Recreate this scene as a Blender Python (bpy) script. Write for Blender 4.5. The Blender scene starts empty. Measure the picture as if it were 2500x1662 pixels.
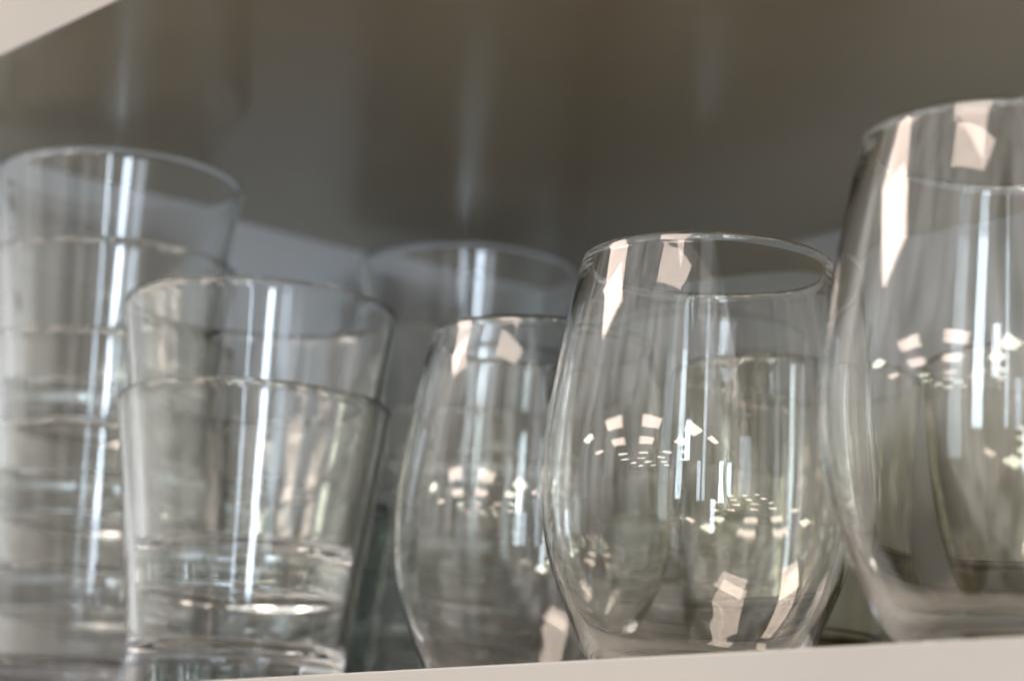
import bpy, math, random
from mathutils import Matrix, Vector
random.seed(4)
S = bpy.context.scene
COL = S.collection
MM = 0.001

# ------------------------------------------------------------------ camera
cam_d = bpy.data.cameras.new("camera")
cam = bpy.data.objects.new("camera", cam_d)
COL.objects.link(cam)
S.camera = cam
# rows: world x, y, z expressed in camera (right, down, forward)
R = ((0.63392267, -0.1405215, -0.76052334),
     (0.77173675, 0.17932065, 0.61013645),
     (0.05064026, -0.97370314, 0.22212103))
m = Matrix.Identity(4)
for r in range(3):
    m[r][0] = R[r][0]
    m[r][1] = -R[r][1]
    m[r][2] = -R[r][2]
cam.matrix_world = m
cam_d.sensor_width = 36.0
cam_d.lens = 88.4
cam_d.clip_start = 0.01
cam_d.clip_end = 60.0
cam_d.dof.use_dof = True
cam_d.dof.focus_distance = 0.628
cam_d.dof.aperture_fstop = 10.0
cam_d.dof.aperture_blades = 7

# ------------------------------------------------------------------ render
S.render.engine = "CYCLES"
cy = S.cycles
cy.max_bounces = 40
cy.transmission_bounces = 40
cy.glossy_bounces = 16
cy.diffuse_bounces = 4
cy.transparent_max_bounces = 8
cy.caustics_reflective = True
cy.caustics_refractive = True
cy.blur_glossy = 0.6
cy.sample_clamp_indirect = 12.0
cy.use_denoising = True
cy.denoiser = "OPENIMAGEDENOISE"
S.view_settings.view_transform = "Standard"
S.view_settings.look = "None"
S.view_settings.exposure = 0.13
S.view_settings.gamma = 1.0

# ------------------------------------------------------------------ world: dim room seen only in reflections
W = bpy.data.worlds.new("World")
S.world = W
W.use_nodes = True
nt = W.node_tree
nt.nodes.clear()
out = nt.nodes.new("ShaderNodeOutputWorld")
bg = nt.nodes.new("ShaderNodeBackground")
tc = nt.nodes.new("ShaderNodeTexCoord")
sep = nt.nodes.new("ShaderNodeSeparateXYZ")
rampz = nt.nodes.new("ShaderNodeValToRGB")
mr = nt.nodes.new("ShaderNodeMapRange")
mr.inputs[1].default_value = -1
mr.inputs[2].default_value = 1
nt.links.new(tc.outputs["Generated"], sep.inputs[0])
nt.links.new(sep.outputs[2], mr.inputs[0])
nt.links.new(mr.outputs[0], rampz.inputs[0])
e = rampz.color_ramp.elements
e[0].position = 0.0; e[0].color = (0.04, 0.03, 0.02, 1)
e[1].position = 1.0; e[1].color = (0.62, 0.60, 0.56, 1)
for p_, c_ in ((0.42, (0.13, 0.11, 0.09, 1)), (0.49, (0.52, 0.50, 0.46, 1)), (0.60, (0.80, 0.78, 0.74, 1))):
    q = e.new(p_); q.color = c_
mp = nt.nodes.new("ShaderNodeMapping")
mp.inputs["Scale"].default_value = (5, 5, 0.9)
nz = nt.nodes.new("ShaderNodeTexNoise")
nz.inputs["Scale"].default_value = 1.6
nz.inputs["Detail"].default_value = 3
nt.links.new(tc.outputs["Generated"], mp.inputs[0])
nt.links.new(mp.outputs[0], nz.inputs["Vector"])
rn = nt.nodes.new("ShaderNodeValToRGB")
rn.color_ramp.elements[0].position = 0.38; rn.color_ramp.elements[0].color = (0.35, 0.33, 0.30, 1)
rn.color_ramp.elements[1].position = 0.62; rn.color_ramp.elements[1].color = (1.45, 1.45, 1.5, 1)
nt.links.new(nz.outputs[0], rn.inputs[0])
mx = nt.nodes.new("ShaderNodeMix"); mx.data_type = "RGBA"; mx.blend_type = "MULTIPLY"
mx.inputs[0].default_value = 1.0
nt.links.new(rampz.outputs[0], mx.inputs[6])
nt.links.new(rn.outputs[0], mx.inputs[7])
nt.links.new(mx.outputs[2], bg.inputs[0])
bg.inputs[1].default_value = 1.85
nt.links.new(bg.outputs[0], out.inputs[0])


# ------------------------------------------------------------------ lamps of the place, plus one added fill
def area(name, loc, target, sx, sy, radiance, color):
    d = bpy.data.lights.new(name, "AREA")
    d.shape = "RECTANGLE"
    d.size, d.size_y = sx, sy
    d.energy = radiance * math.pi * sx * sy * 1.0
    d.color = color
    o = bpy.data.objects.new(name, d)
    COL.objects.link(o)
    o.location = loc
    o.rotation_euler = (Vector(target) - Vector(loc)).to_track_quat("-Z", "Y").to_euler()
    return o


# tall narrow window strip on the left behind the lens: upright streaks on the bellies of the wine glasses
area("tall_window_light", (0.05, -0.26, 0.32), (-0.55, 0.45, 0.28), 0.055, 0.20, 13, (0.78, 0.88, 1.0))
# window panes behind the photographer; the last is fill added to brighten the side wall: azimuth, width, z centre, height, radiance
for az, wd, zc_, ht, rad_ in ((-42, 0.09, 0.10, 0.60, 7.0), (-26, 0.24, 0.10, 0.60, 19.0),
                              (-13, 0.34, 0.3, 0.9, 3.5)):
    a_ = math.radians(az)
    area("window_and_fill_light", (-0.68 + 2.4 * math.cos(a_), 0.45 + 2.4 * math.sin(a_), zc_), (-0.68, 0.45, zc_), wd, ht, rad_, (0.70, 0.84, 1.0))
# recessed ceiling luminaires, in rows running away in front of the cabinet
CZ = 1.10
WARM = (1.0, 0.80, 0.69)
PALE = (0.98, 1.0, 0.80)
for (lx, ly, w_, h_, rad, c_) in (
        (-0.25, -0.60, 0.56, 0.40, 11, WARM), (-1.65, -0.68, 0.56, 0.66, 12, WARM),
        (-0.02, -2.40, 0.74, 0.46, 9.5, WARM), (-0.02, -3.50, 0.74, 0.62, 9.5, WARM),
        (-1.55, -2.40, 0.74, 0.46, 9.5, WARM), (-1.55, -3.50, 0.74, 0.62, 9.5, WARM),
        (1.55, -2.00, 0.60, 0.50, 12, PALE), (1.65, -2.95, 0.60, 0.60, 12, PALE),
        (-0.02, -5.0, 0.60, 0.28, 14, WARM), (-1.55, -5.0, 0.60, 0.28, 14, PALE), (1.6, -4.6, 0.60, 0.28, 14, WARM),
        (-0.02, -6.2, 0.60, 0.28, 14, WARM), (-1.55, -6.2, 0.60, 0.28, 14, PALE), (1.6, -5.8, 0.60, 0.28, 14, PALE),
        (2.6, -1.8, 0.60, 0.28, 13, WARM), (2.6, -4.0, 0.60, 0.28, 14, PALE),
        (-3.1, -2.4, 0.55, 0.35, 13, PALE), (-3.1, -3.9, 0.55, 0.35, 13, WARM),
        (0.8, -7.4, 0.6, 0.5, 16, PALE), (-0.8, -7.6, 0.6, 0.5, 16, WARM), (2.4, -7.2, 0.6, 0.5, 16, WARM),
        (0.1, -9.3, 0.6, 0.6, 18, PALE), (1.7, -9.1, 0.6, 0.6, 18, WARM), (3.6, -5.6, 0.6, 0.4, 16, WARM), (3.3, -8.8, 0.6, 0.6, 18, PALE)):
    area("ceiling_luminaire", (lx, ly, CZ), (lx, ly, 0), w_, h_, rad, c_)


# ------------------------------------------------------------------ materials
def new_mat(name):
    mt = bpy.data.materials.new(name)
    mt.use_nodes = True
    return mt, mt.node_tree, mt.node_tree.nodes["Principled BSDF"]


def laminate(name, base, rough, spec=0.5, vary=0.05):
    mt, t, b = new_mat(name)
    b.inputs["Roughness"].default_value = rough
    b.inputs["Specular IOR Level"].default_value = spec
    n = t.nodes.new("ShaderNodeTexNoise"); n.inputs["Scale"].default_value = 9; n.inputs["Detail"].default_value = 6
    c = t.nodes.new("ShaderNodeTexCoord")
    t.links.new(c.outputs["Object"], n.inputs["Vector"])
    r = t.nodes.new("ShaderNodeValToRGB")
    r.color_ramp.elements[0].position = 0.3
    r.color_ramp.elements[1].position = 0.7
    r.color_ramp.elements[0].color = [x * (1 - vary) for x in base] + [1]
    r.color_ramp.elements[1].color = [x * (1 + vary) for x in base] + [1]
    t.links.new(n.outputs[0], r.inputs[0])
    t.links.new(r.outputs[0], b.inputs["Base Color"])
    n2 = t.nodes.new("ShaderNodeTexNoise"); n2.inputs["Scale"].default_value = 900; n2.inputs["Detail"].default_value = 2
    t.links.new(c.outputs["Object"], n2.inputs["Vector"])
    bu = t.nodes.new("ShaderNodeBump"); bu.inputs["Strength"].default_value = 0.04; bu.inputs["Distance"].default_value = 0.0003
    t.links.new(n2.outputs[0], bu.inputs["Height"])
    t.links.new(bu.outputs[0], b.inputs["Normal"])
    return mt


M_SHELF = laminate("beige_laminate", (0.40, 0.382, 0.355), 0.30, 0.5)
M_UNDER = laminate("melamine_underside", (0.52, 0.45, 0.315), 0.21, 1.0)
M_SIDE = laminate("white_melamine", (0.87, 0.88, 0.89), 0.35, 0.4)
M_BACK = laminate("back_board", (0.74, 0.74, 0.73), 0.4, 0.4)
M_PIN, _t, _b = new_mat("pin_sleeve")
_b.inputs["Base Color"].default_value = (0.02, 0.02, 0.02, 1)
_b.inputs["Roughness"].default_value = 0.5


def glass(name, col, ior=1.5, absorb=None, dens=0):
    mt, t, b = new_mat(name)
    b.inputs["Base Color"].default_value = (*col, 1)
    b.inputs["Roughness"].default_value = 0.0
    b.inputs["IOR"].default_value = ior
    b.inputs["Transmission Weight"].default_value = 1.0
    # faint waviness of pressed / blown glass
    c = t.nodes.new("ShaderNodeTexCoord")
    mp = t.nodes.new("ShaderNodeMapping"); mp.inputs["Scale"].default_value = (1, 1, 0.25)
    n = t.nodes.new("ShaderNodeTexNoise"); n.inputs["Scale"].default_value = 60; n.inputs["Detail"].default_value = 1.5
    bu = t.nodes.new("ShaderNodeBump"); bu.inputs["Strength"].default_value = 0.18; bu.inputs["Distance"].default_value = 0.0004
    t.links.new(c.outputs["Object"], mp.inputs[0]); t.links.new(mp.outputs[0], n.inputs["Vector"])
    t.links.new(n.outputs[0], bu.inputs["Height"]); t.links.new(bu.outputs[0], b.inputs["Normal"])
    # finger smudges: the polish is a little duller in soft patches
    n3 = t.nodes.new("ShaderNodeTexNoise"); n3.inputs["Scale"].default_value = 38; n3.inputs["Detail"].default_value = 4
    t.links.new(c.outputs["Object"], n3.inputs["Vector"])
    m3 = t.nodes.new("ShaderNodeMapRange")
    m3.inputs[1].default_value = 0.50; m3.inputs[2].default_value = 0.72
    m3.inputs[3].default_value = 0.0; m3.inputs[4].default_value = 0.055
    t.links.new(n3.outputs[0], m3.inputs[0]); t.links.new(m3.outputs[0], b.inputs["Roughness"])
    if absorb:
        v = t.nodes.new("ShaderNodeVolumeAbsorption")
        v.inputs[0].default_value = (*absorb, 1)
        v.inputs[1].default_value = dens
        t.links.new(v.outputs[0], t.nodes["Material Output"].inputs["Volume"])
    return mt


M_CLEAR = glass("clear_glass", (0.978, 0.986, 0.980))
M_WINE = glass("blown_clear_glass", (0.972, 0.973, 0.955))
M_OLIVE = glass("olive_tinted_glass", (0.968, 0.97, 0.955), 1.5, (0.50, 0.45, 0.10), 62)
M_SMOKE = glass("smoky_teal_glass", (0.72, 0.78, 0.77), 1.5)


# ------------------------------------------------------------------ mesh helpers
def link(name, me, parent=None, loc=(0, 0, 0)):
    o = bpy.data.objects.new(name, me)
    COL.objects.link(o)
    o.location = loc
    if parent:
        o.parent = parent
    return o


def box(name, a, b, mat, parent=None, bevel=0.0):
    import bmesh
    bm = bmesh.new()
    bmesh.ops.create_cube(bm, size=1)
    for v in bm.verts:
        v.co = Vector([(a[i] + b[i]) / 2 + v.co[i] * (b[i] - a[i]) for i in range(3)]) * MM
    if bevel:
        bmesh.ops.bevel(bm, geom=bm.edges[:], offset=bevel * MM, segments=3, affect="EDGES", profile=0.5)
    me = bpy.data.meshes.new(name)
    bm.to_mesh(me); bm.free()
    me.materials.append(mat)
    for p in me.polygons:
        p.use_smooth = False
    return link(name, me, parent)


def smooth_profile(pts, n=6):
    """Catmull-Rom through (r, z) points."""
    res = []
    P = [pts[0]] + list(pts) + [pts[-1]]
    for i in range(1, len(P) - 2):
        p0, p1, p2, p3 = P[i - 1], P[i], P[i + 1], P[i + 2]
        for k in range(n):
            t = k / n
            res.append(tuple(0.5 * ((2 * p1[j]) + (-p0[j] + p2[j]) * t + (2 * p0[j] - 5 * p1[j] + 4 * p2[j] - p3[j]) * t * t
                                    + (-p0[j] + 3 * p1[j] - 3 * p2[j] + p3[j]) * t ** 3) for j in range(2)))
    res.append(pts[-1])
    return res


def spline_profile(pts, n=70):
    """natural cubic spline over chord length: even curvature, so reflections run smoothly"""
    t = [0.0]
    for p, q in zip(pts, pts[1:]):
        t.append(t[-1] + math.hypot(q[0] - p[0], q[1] - p[1]))
    N = len(pts)
    h = [t[i + 1] - t[i] for i in range(N - 1)]
    sols = []
    for j in range(2):
        y = [p[j] for p in pts]
        c = [0.0] * N; u = [0.0] * N
        for i in range(1, N - 1):
            sg = h[i - 1] / (h[i - 1] + h[i]); pp = sg * c[i - 1] + 2
            c[i] = (sg - 1) / pp
            dd = (y[i + 1] - y[i]) / h[i] - (y[i] - y[i - 1]) / h[i - 1]
            u[i] = (6 * dd / (h[i - 1] + h[i]) - sg * u[i - 1]) / pp
        m2 = [0.0] * N
        for i in range(N - 2, -1, -1):
            m2[i] = c[i] * m2[i + 1] + u[i]
        sols.append((y, m2))
    res = []
    for k in range(n + 1):
        x = t[-1] * k / n
        i = max(0, min(N - 2, next((q for q in range(N - 1) if x <= t[q + 1]), N - 2)))
        A, B = (t[i + 1] - x) / h[i], (x - t[i]) / h[i]
        res.append(tuple(A * y[i] + B * y[i + 1] + ((A ** 3 - A) * m2[i] + (B ** 3 - B) * m2[i + 1]) * h[i] ** 2 / 6
                         for y, m2 in sols))
    return res


def lathe(name, prof, mat, seg=160, wob=0.0):
    """closed solid of revolution; prof starts and ends on the axis (r = 0), outer side first."""
    verts, faces = [], []
    n = len(prof)
    bottom = len(verts); verts.append((0, 0, prof[0][1] * MM))
    ring0 = 1
    inner = prof[1:-1]
    for r, z in inner:
        for s in range(seg):
            a = 2 * math.pi * s / seg
            rr = r * (1 + wob * math.sin(2 * a + 0.7))
            verts.append((rr * MM * math.cos(a), rr * MM * math.sin(a), z * MM))
    top = len(verts); verts.append((0, 0, prof[-1][1] * MM))
    k = len(inner)
    for s in range(seg):
        t = (s + 1) % seg
        faces.append((bottom, ring0 + t, ring0 + s))
        for i in range(k - 1):
            a, b = ring0 + i * seg, ring0 + (i + 1) * seg
            faces.append((a + s, a + t, b + t, b + s))
        l = ring0 + (k - 1) * seg
        faces.append((l + s, l + t, top))
    me = bpy.data.meshes.new(name)
    me.from_pydata(verts, [], faces)
    me.validate(); me.update()
    me.materials.append(mat)
    for p in me.polygons:
        p.use_smooth = True
    return me


def rim_arc(r_mid, z, half, n=5):
    """rounded lip, going from the outer side over the top to the inner side"""
    return [(r_mid + half * math.cos(math.pi * i / n), z + half * math.sin(math.pi * i / n)) for i in range(n + 1)]


# ---- stemless wine glass: 110 high, rim 66, belly 82
def stemless_mesh():
    H = 109.2
    outer = spline_profile([(13.5, 0.15), (19.5, 0.15), (25.2, 3.2), (30.2, 11.5), (36.8, 27), (41.0, 49), (39.3, 73), (36.1, 93), (33.0, H)])
    outer = [(r_, max(0.02, z_)) for r_, z_ in outer]
    inner = []
    L = len(outer)
    for i in range(L):
        a, b = outer[max(0, i - 1)], outer[min(L - 1, i + 1)]
        tx, tz = b[0] - a[0], b[1] - a[1]
        l = math.hypot(tx, tz)
        z = max(0.0, outer[i][1])
        th = 1.45 + 3.1 * math.exp(-(z / 13.0) ** 1.3) + 0.72 * max(0.0, (z - (H - 15)) / 15) ** 1.6
        r_ = outer[i][0] - tz / l * th
        z_ = z + tx / l * th
        if not inner or (r_ > inner[-1][0] + 0.05 or z_ > inner[-1][1] + 0.2):
            inner.append((max(r_, 1.0), z_))
    inner = [p for p in inner if p[1] < H - 0.6]
    inner.reverse()
    zb = inner[-1][1]
    rb = inner[-1][0]
    prof = [(0, 0.9), (5, 0.8), (9.5, 0.45)] + outer[:-1] + rim_arc(31.85, H, 1.15) + inner
    prof += [(rb * 0.66, zb - 0.15), (rb * 0.33, zb - 0.25), (0, zb - 0.28)]
    return lathe("stemless_glass", prof, M_WINE)


# ---- stacking rocks tumbler: 91 high, rim 85, foot 63, heavy base
def tumbler_mesh(name, mat, H=91.0, rt=42.5, rb=31.5, base=13.0, t_low=3.3, t_top=1.7):
    s = (rt - rb) / H
    o = lambda z: rb + s * z
    hl = t_top / 2
    Ht = H - hl
    outer = [(rb - 3.5, 0.7), (rb - 2.2, 0.15), (rb - 1.0, 0.2), (rb - 0.2, 1.0), (o(2.5), 2.5), (o(6), 6)]
    outer += [(o(z), z) for z in (12, 20, 30, 40, 50, 60, 70, 80)] + [(o(Ht - 3), Ht - 3)]
    lip = rim_arc(rt - hl, Ht, hl)
    zi = [0.96, 0.88, 0.78, 0.66, 0.54, 0.44, 0.34, 0.27]
    inner = []
    for f_ in zi:
        z = H * f_
        w = t_top + (t_low - t_top) * min(1, (1 - f_) / 0.5)
        inner.append((o(z) - w, z))
    inner += [(o(base + 5) - t_low - 0.1, base + 5), (o(base + 2) - t_low - 0.8, base + 2), (rb - t_low - 2.2, base + 0.5),
              (rb - t_low - 5, base - 0.1), (rb * 0.5, base - 0.7), (rb * 0.2, base - 0.9)]
    prof = [(0, 2.4), (rb * 0.3, 2.3), (rb * 0.6, 1.9), (rb - 6, 1.4)] + smooth_profile(outer, 2) + lip + smooth_profile(inner, 3) + [(0, base - 1.0)]
    return lathe(name, prof, mat)


# ------------------------------------------------------------------ the cabinet
Z0 = 58.0          # top of the lower shelf, mm above the lens
ZC = 256.0         # underside of the shelf above
XW, YB = -802.0, 664.0


def tag(o, label=None, cat=None, group=None, kind=None):
    if label: o["label"] = label
    if cat: o["category"] = cat
    if group: o["group"] = group
    if kind: o["kind"] = kind
    return o


cab = bpy.data.objects.new("cabinet", None)
COL.objects.link(cab)
cab.location = (XW * MM, YB * MM, 0)
tag(cab, "pale open kitchen cabinet with beige edged shelves around all the drinking glasses", "cabinet")
off = -Vector(cab.location)


def cbox(*a, **k):
    o = box(*a, parent=k.pop("parent", cab), **k)
    if o.parent is cab:
        o.location = off
    return o


XR = 100.0
YF, YFU = 374.0, 344.0
cbox("side_panel", (XW - 18, 300, -500), (XW, YB + 18, 700), M_SIDE, bevel=0.5)
cbox("side_panel", (XR, 344, -500), (XR + 18, YB + 18, 700), M_SIDE, bevel=0.5)
cbox("back_panel", (XW + 0.2, YB, -500), (XR - 0.2, YB + 10, 700), M_BACK)
sh = cbox("lower_shelf", (XW + 0.3, YF + 1.2, Z0 - 25), (XR - 0.3, YB - 0.3, Z0), M_SHELF, bevel=0.3)
box("front_edge_band", (XW + 0.3, YF, Z0 - 25.2), (XR - 0.3, YF + 1.2, Z0 + 0.05), M_SHELF, parent=sh, bevel=0.5)
for o_ in (sh, sh.children[0]):          # the loose shelf sits a touch askew: its right end is pushed further in
    for v_ in o_.data.vertices:
        if v_.co.y < (YF + 5) * MM:
            v_.co.y += (v_.co.x + 0.596) * 0.06 - 0.0035
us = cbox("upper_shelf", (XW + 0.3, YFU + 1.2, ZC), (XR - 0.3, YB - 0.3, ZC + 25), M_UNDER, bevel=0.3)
box("front_edge_band", (XW + 0.3, YFU, ZC - 0.1), (XR - 0.3, YFU + 1.2, ZC + 25.2), M_SHELF, parent=us, bevel=0.5)
side = [c for c in cab.children if c.name == "side_panel"][0]


def pin(y, z):
    seg = 24
    v, f = [], []
    # a short collar with a recessed dark floor
    prof = [(3.4, 0.0), (3.4, 0.5), (2.6, 0.5), (2.6, 0.05)]
    for (r, x) in prof:
        for s in range(seg):
            a = 2 * math.pi * s / seg
            v.append(((XW + x) * MM, (y + r * math.cos(a)) * MM, (z + r * math.sin(a)) * MM))
    for i in range(3):
        for s in range(seg):
            t = (s + 1) % seg
            f.append((i * seg + s, i * seg + t, (i + 1) * seg + t, (i + 1) * seg + s))
    f.append(tuple(3 * seg + s for s in range(seg)))
    me = bpy.data.meshes.new("shelf_pin_hole")
    me.from_pydata(v, [], f); me.update(); me.materials.append(M_PIN)
    link("shelf_pin_hole", me, side)


for z_ in (90, 127, 164, 200, 237):
    pin(399, z_)

# ------------------------------------------------------------------ glasses
def place(me, name, x, y, z, rz, label, group, cat="glass"):
    o = link(name, me, None, (x * MM, y * MM, z * MM))
    o.rotation_euler = (0, 0, rz)
    return tag(o, label, cat, group)


GW = "stemless wine glasses in the front row"
ME_W = stemless_mesh()
place(ME_W, "stemless_wine_glass", -340.8, 410.3, Z0, 0.4,
      "large out of focus clear stemless glass cut off by the right edge of the photo", GW, "wine glass")
place(ME_W, "stemless_wine_glass", -465, 437.5, Z0, 1.9,
      "sharply focused clear stemless glass with thin rim, in front just right of the middle", GW, "wine glass")
place(ME_W, "stemless_wine_glass", -566, 465, Z0, 3.1,
      "clear stemless glass with the lowest rim, beside the stack of two tumblers", GW, "wine glass")

wine = [o_ for o_ in COL.objects if o_.name.startswith("stemless_wine_glass")]
for o_, sc_ in zip(sorted(wine, key=lambda q: q.name), ((1.004, 0.996, 1.004), (1.0, 1.004, 1.0), (0.988, 0.996, 0.994))):
    o_.scale = sc_          # blown glass: each one a hair different
ME_T = tumbler_mesh("tumbler", M_CLEAR)
STEP = 30.5


def stack(x, y, labels, group, jit=0.5):
    for k, lb in enumerate(labels):
        jx, jy = (random.uniform(-jit, jit) * 0.3, random.uniform(-jit, jit) * 0.3) if k else (0, 0)
        place(ME_T, "rocks_tumbler", x + jx, y + jy, Z0 + k * STEP, random.uniform(0, 6), lb, group, "tumbler")


stack(-643.5, 416, ["bottom clear tumbler of the front stack of two, standing on the shelf",
                    "top clear tumbler of the front stack of two, nested in the one below"],
      "tumblers stacked two high at the front")
stack(-742, 418, ["bottom tumbler of the blurred stack of four at the left edge",
                  "second tumbler from the bottom in the stack of four at the left edge",
                  "third tumbler from the bottom in the stack of four at the left edge",
                  "topmost tumbler of the tall stack at the left edge, rim near the dark shelf above"],
      "tumblers stacked four high by the side panel")
stack(-742, 573, ["bottom tumbler of the far stack in the cabinet corner, behind the lowest stemless glass",
                  "second tumbler from the bottom of the far stack in the cabinet corner",
                  "third tumbler from the bottom of the far stack in the cabinet corner",
                  "topmost tumbler of the far corner stack, rim showing above the middle stemless glass"],
      "tumblers stacked in the far corner")
stack(-640, 605, ["bottom tumbler of the faint stack behind the sharply focused stemless glass",
                  "middle tumbler of the faint stack behind the sharply focused stemless glass",
                  "top tumbler of the faint stack seen through the sharply focused stemless glass"],
      "tumblers stacked three high at the back")

ME_O = tumbler_mesh("olive_tumbler", M_OLIVE, H=109, rt=38, rb=28.5, base=24, t_low=3.0, t_top=2.0)
place(ME_O, "olive_tumbler", -545, 548, Z0, 0.3, "olive tinted tapered tumbler behind the sharply focused stemless glass",
      "olive tinted tumblers in the second row", "tumbler")
place(ME_O, "olive_tumbler", -474, 583, Z0, 2.3, "olive tinted tapered tumbler seen through the stemless glass at the right edge",
      "olive tinted tumblers in the second row", "tumbler")
ME_S = tumbler_mesh("smoky_tumbler", M_SMOKE, H=80, rt=36, rb=29, base=12, t_low=3.0, t_top=1.8)
place(ME_S, "smoky_tumbler", -737, 497, Z0, 1.0, "dark smoky teal tumbler in the gap between the front stack and the far stack",
      None, "tumbler")
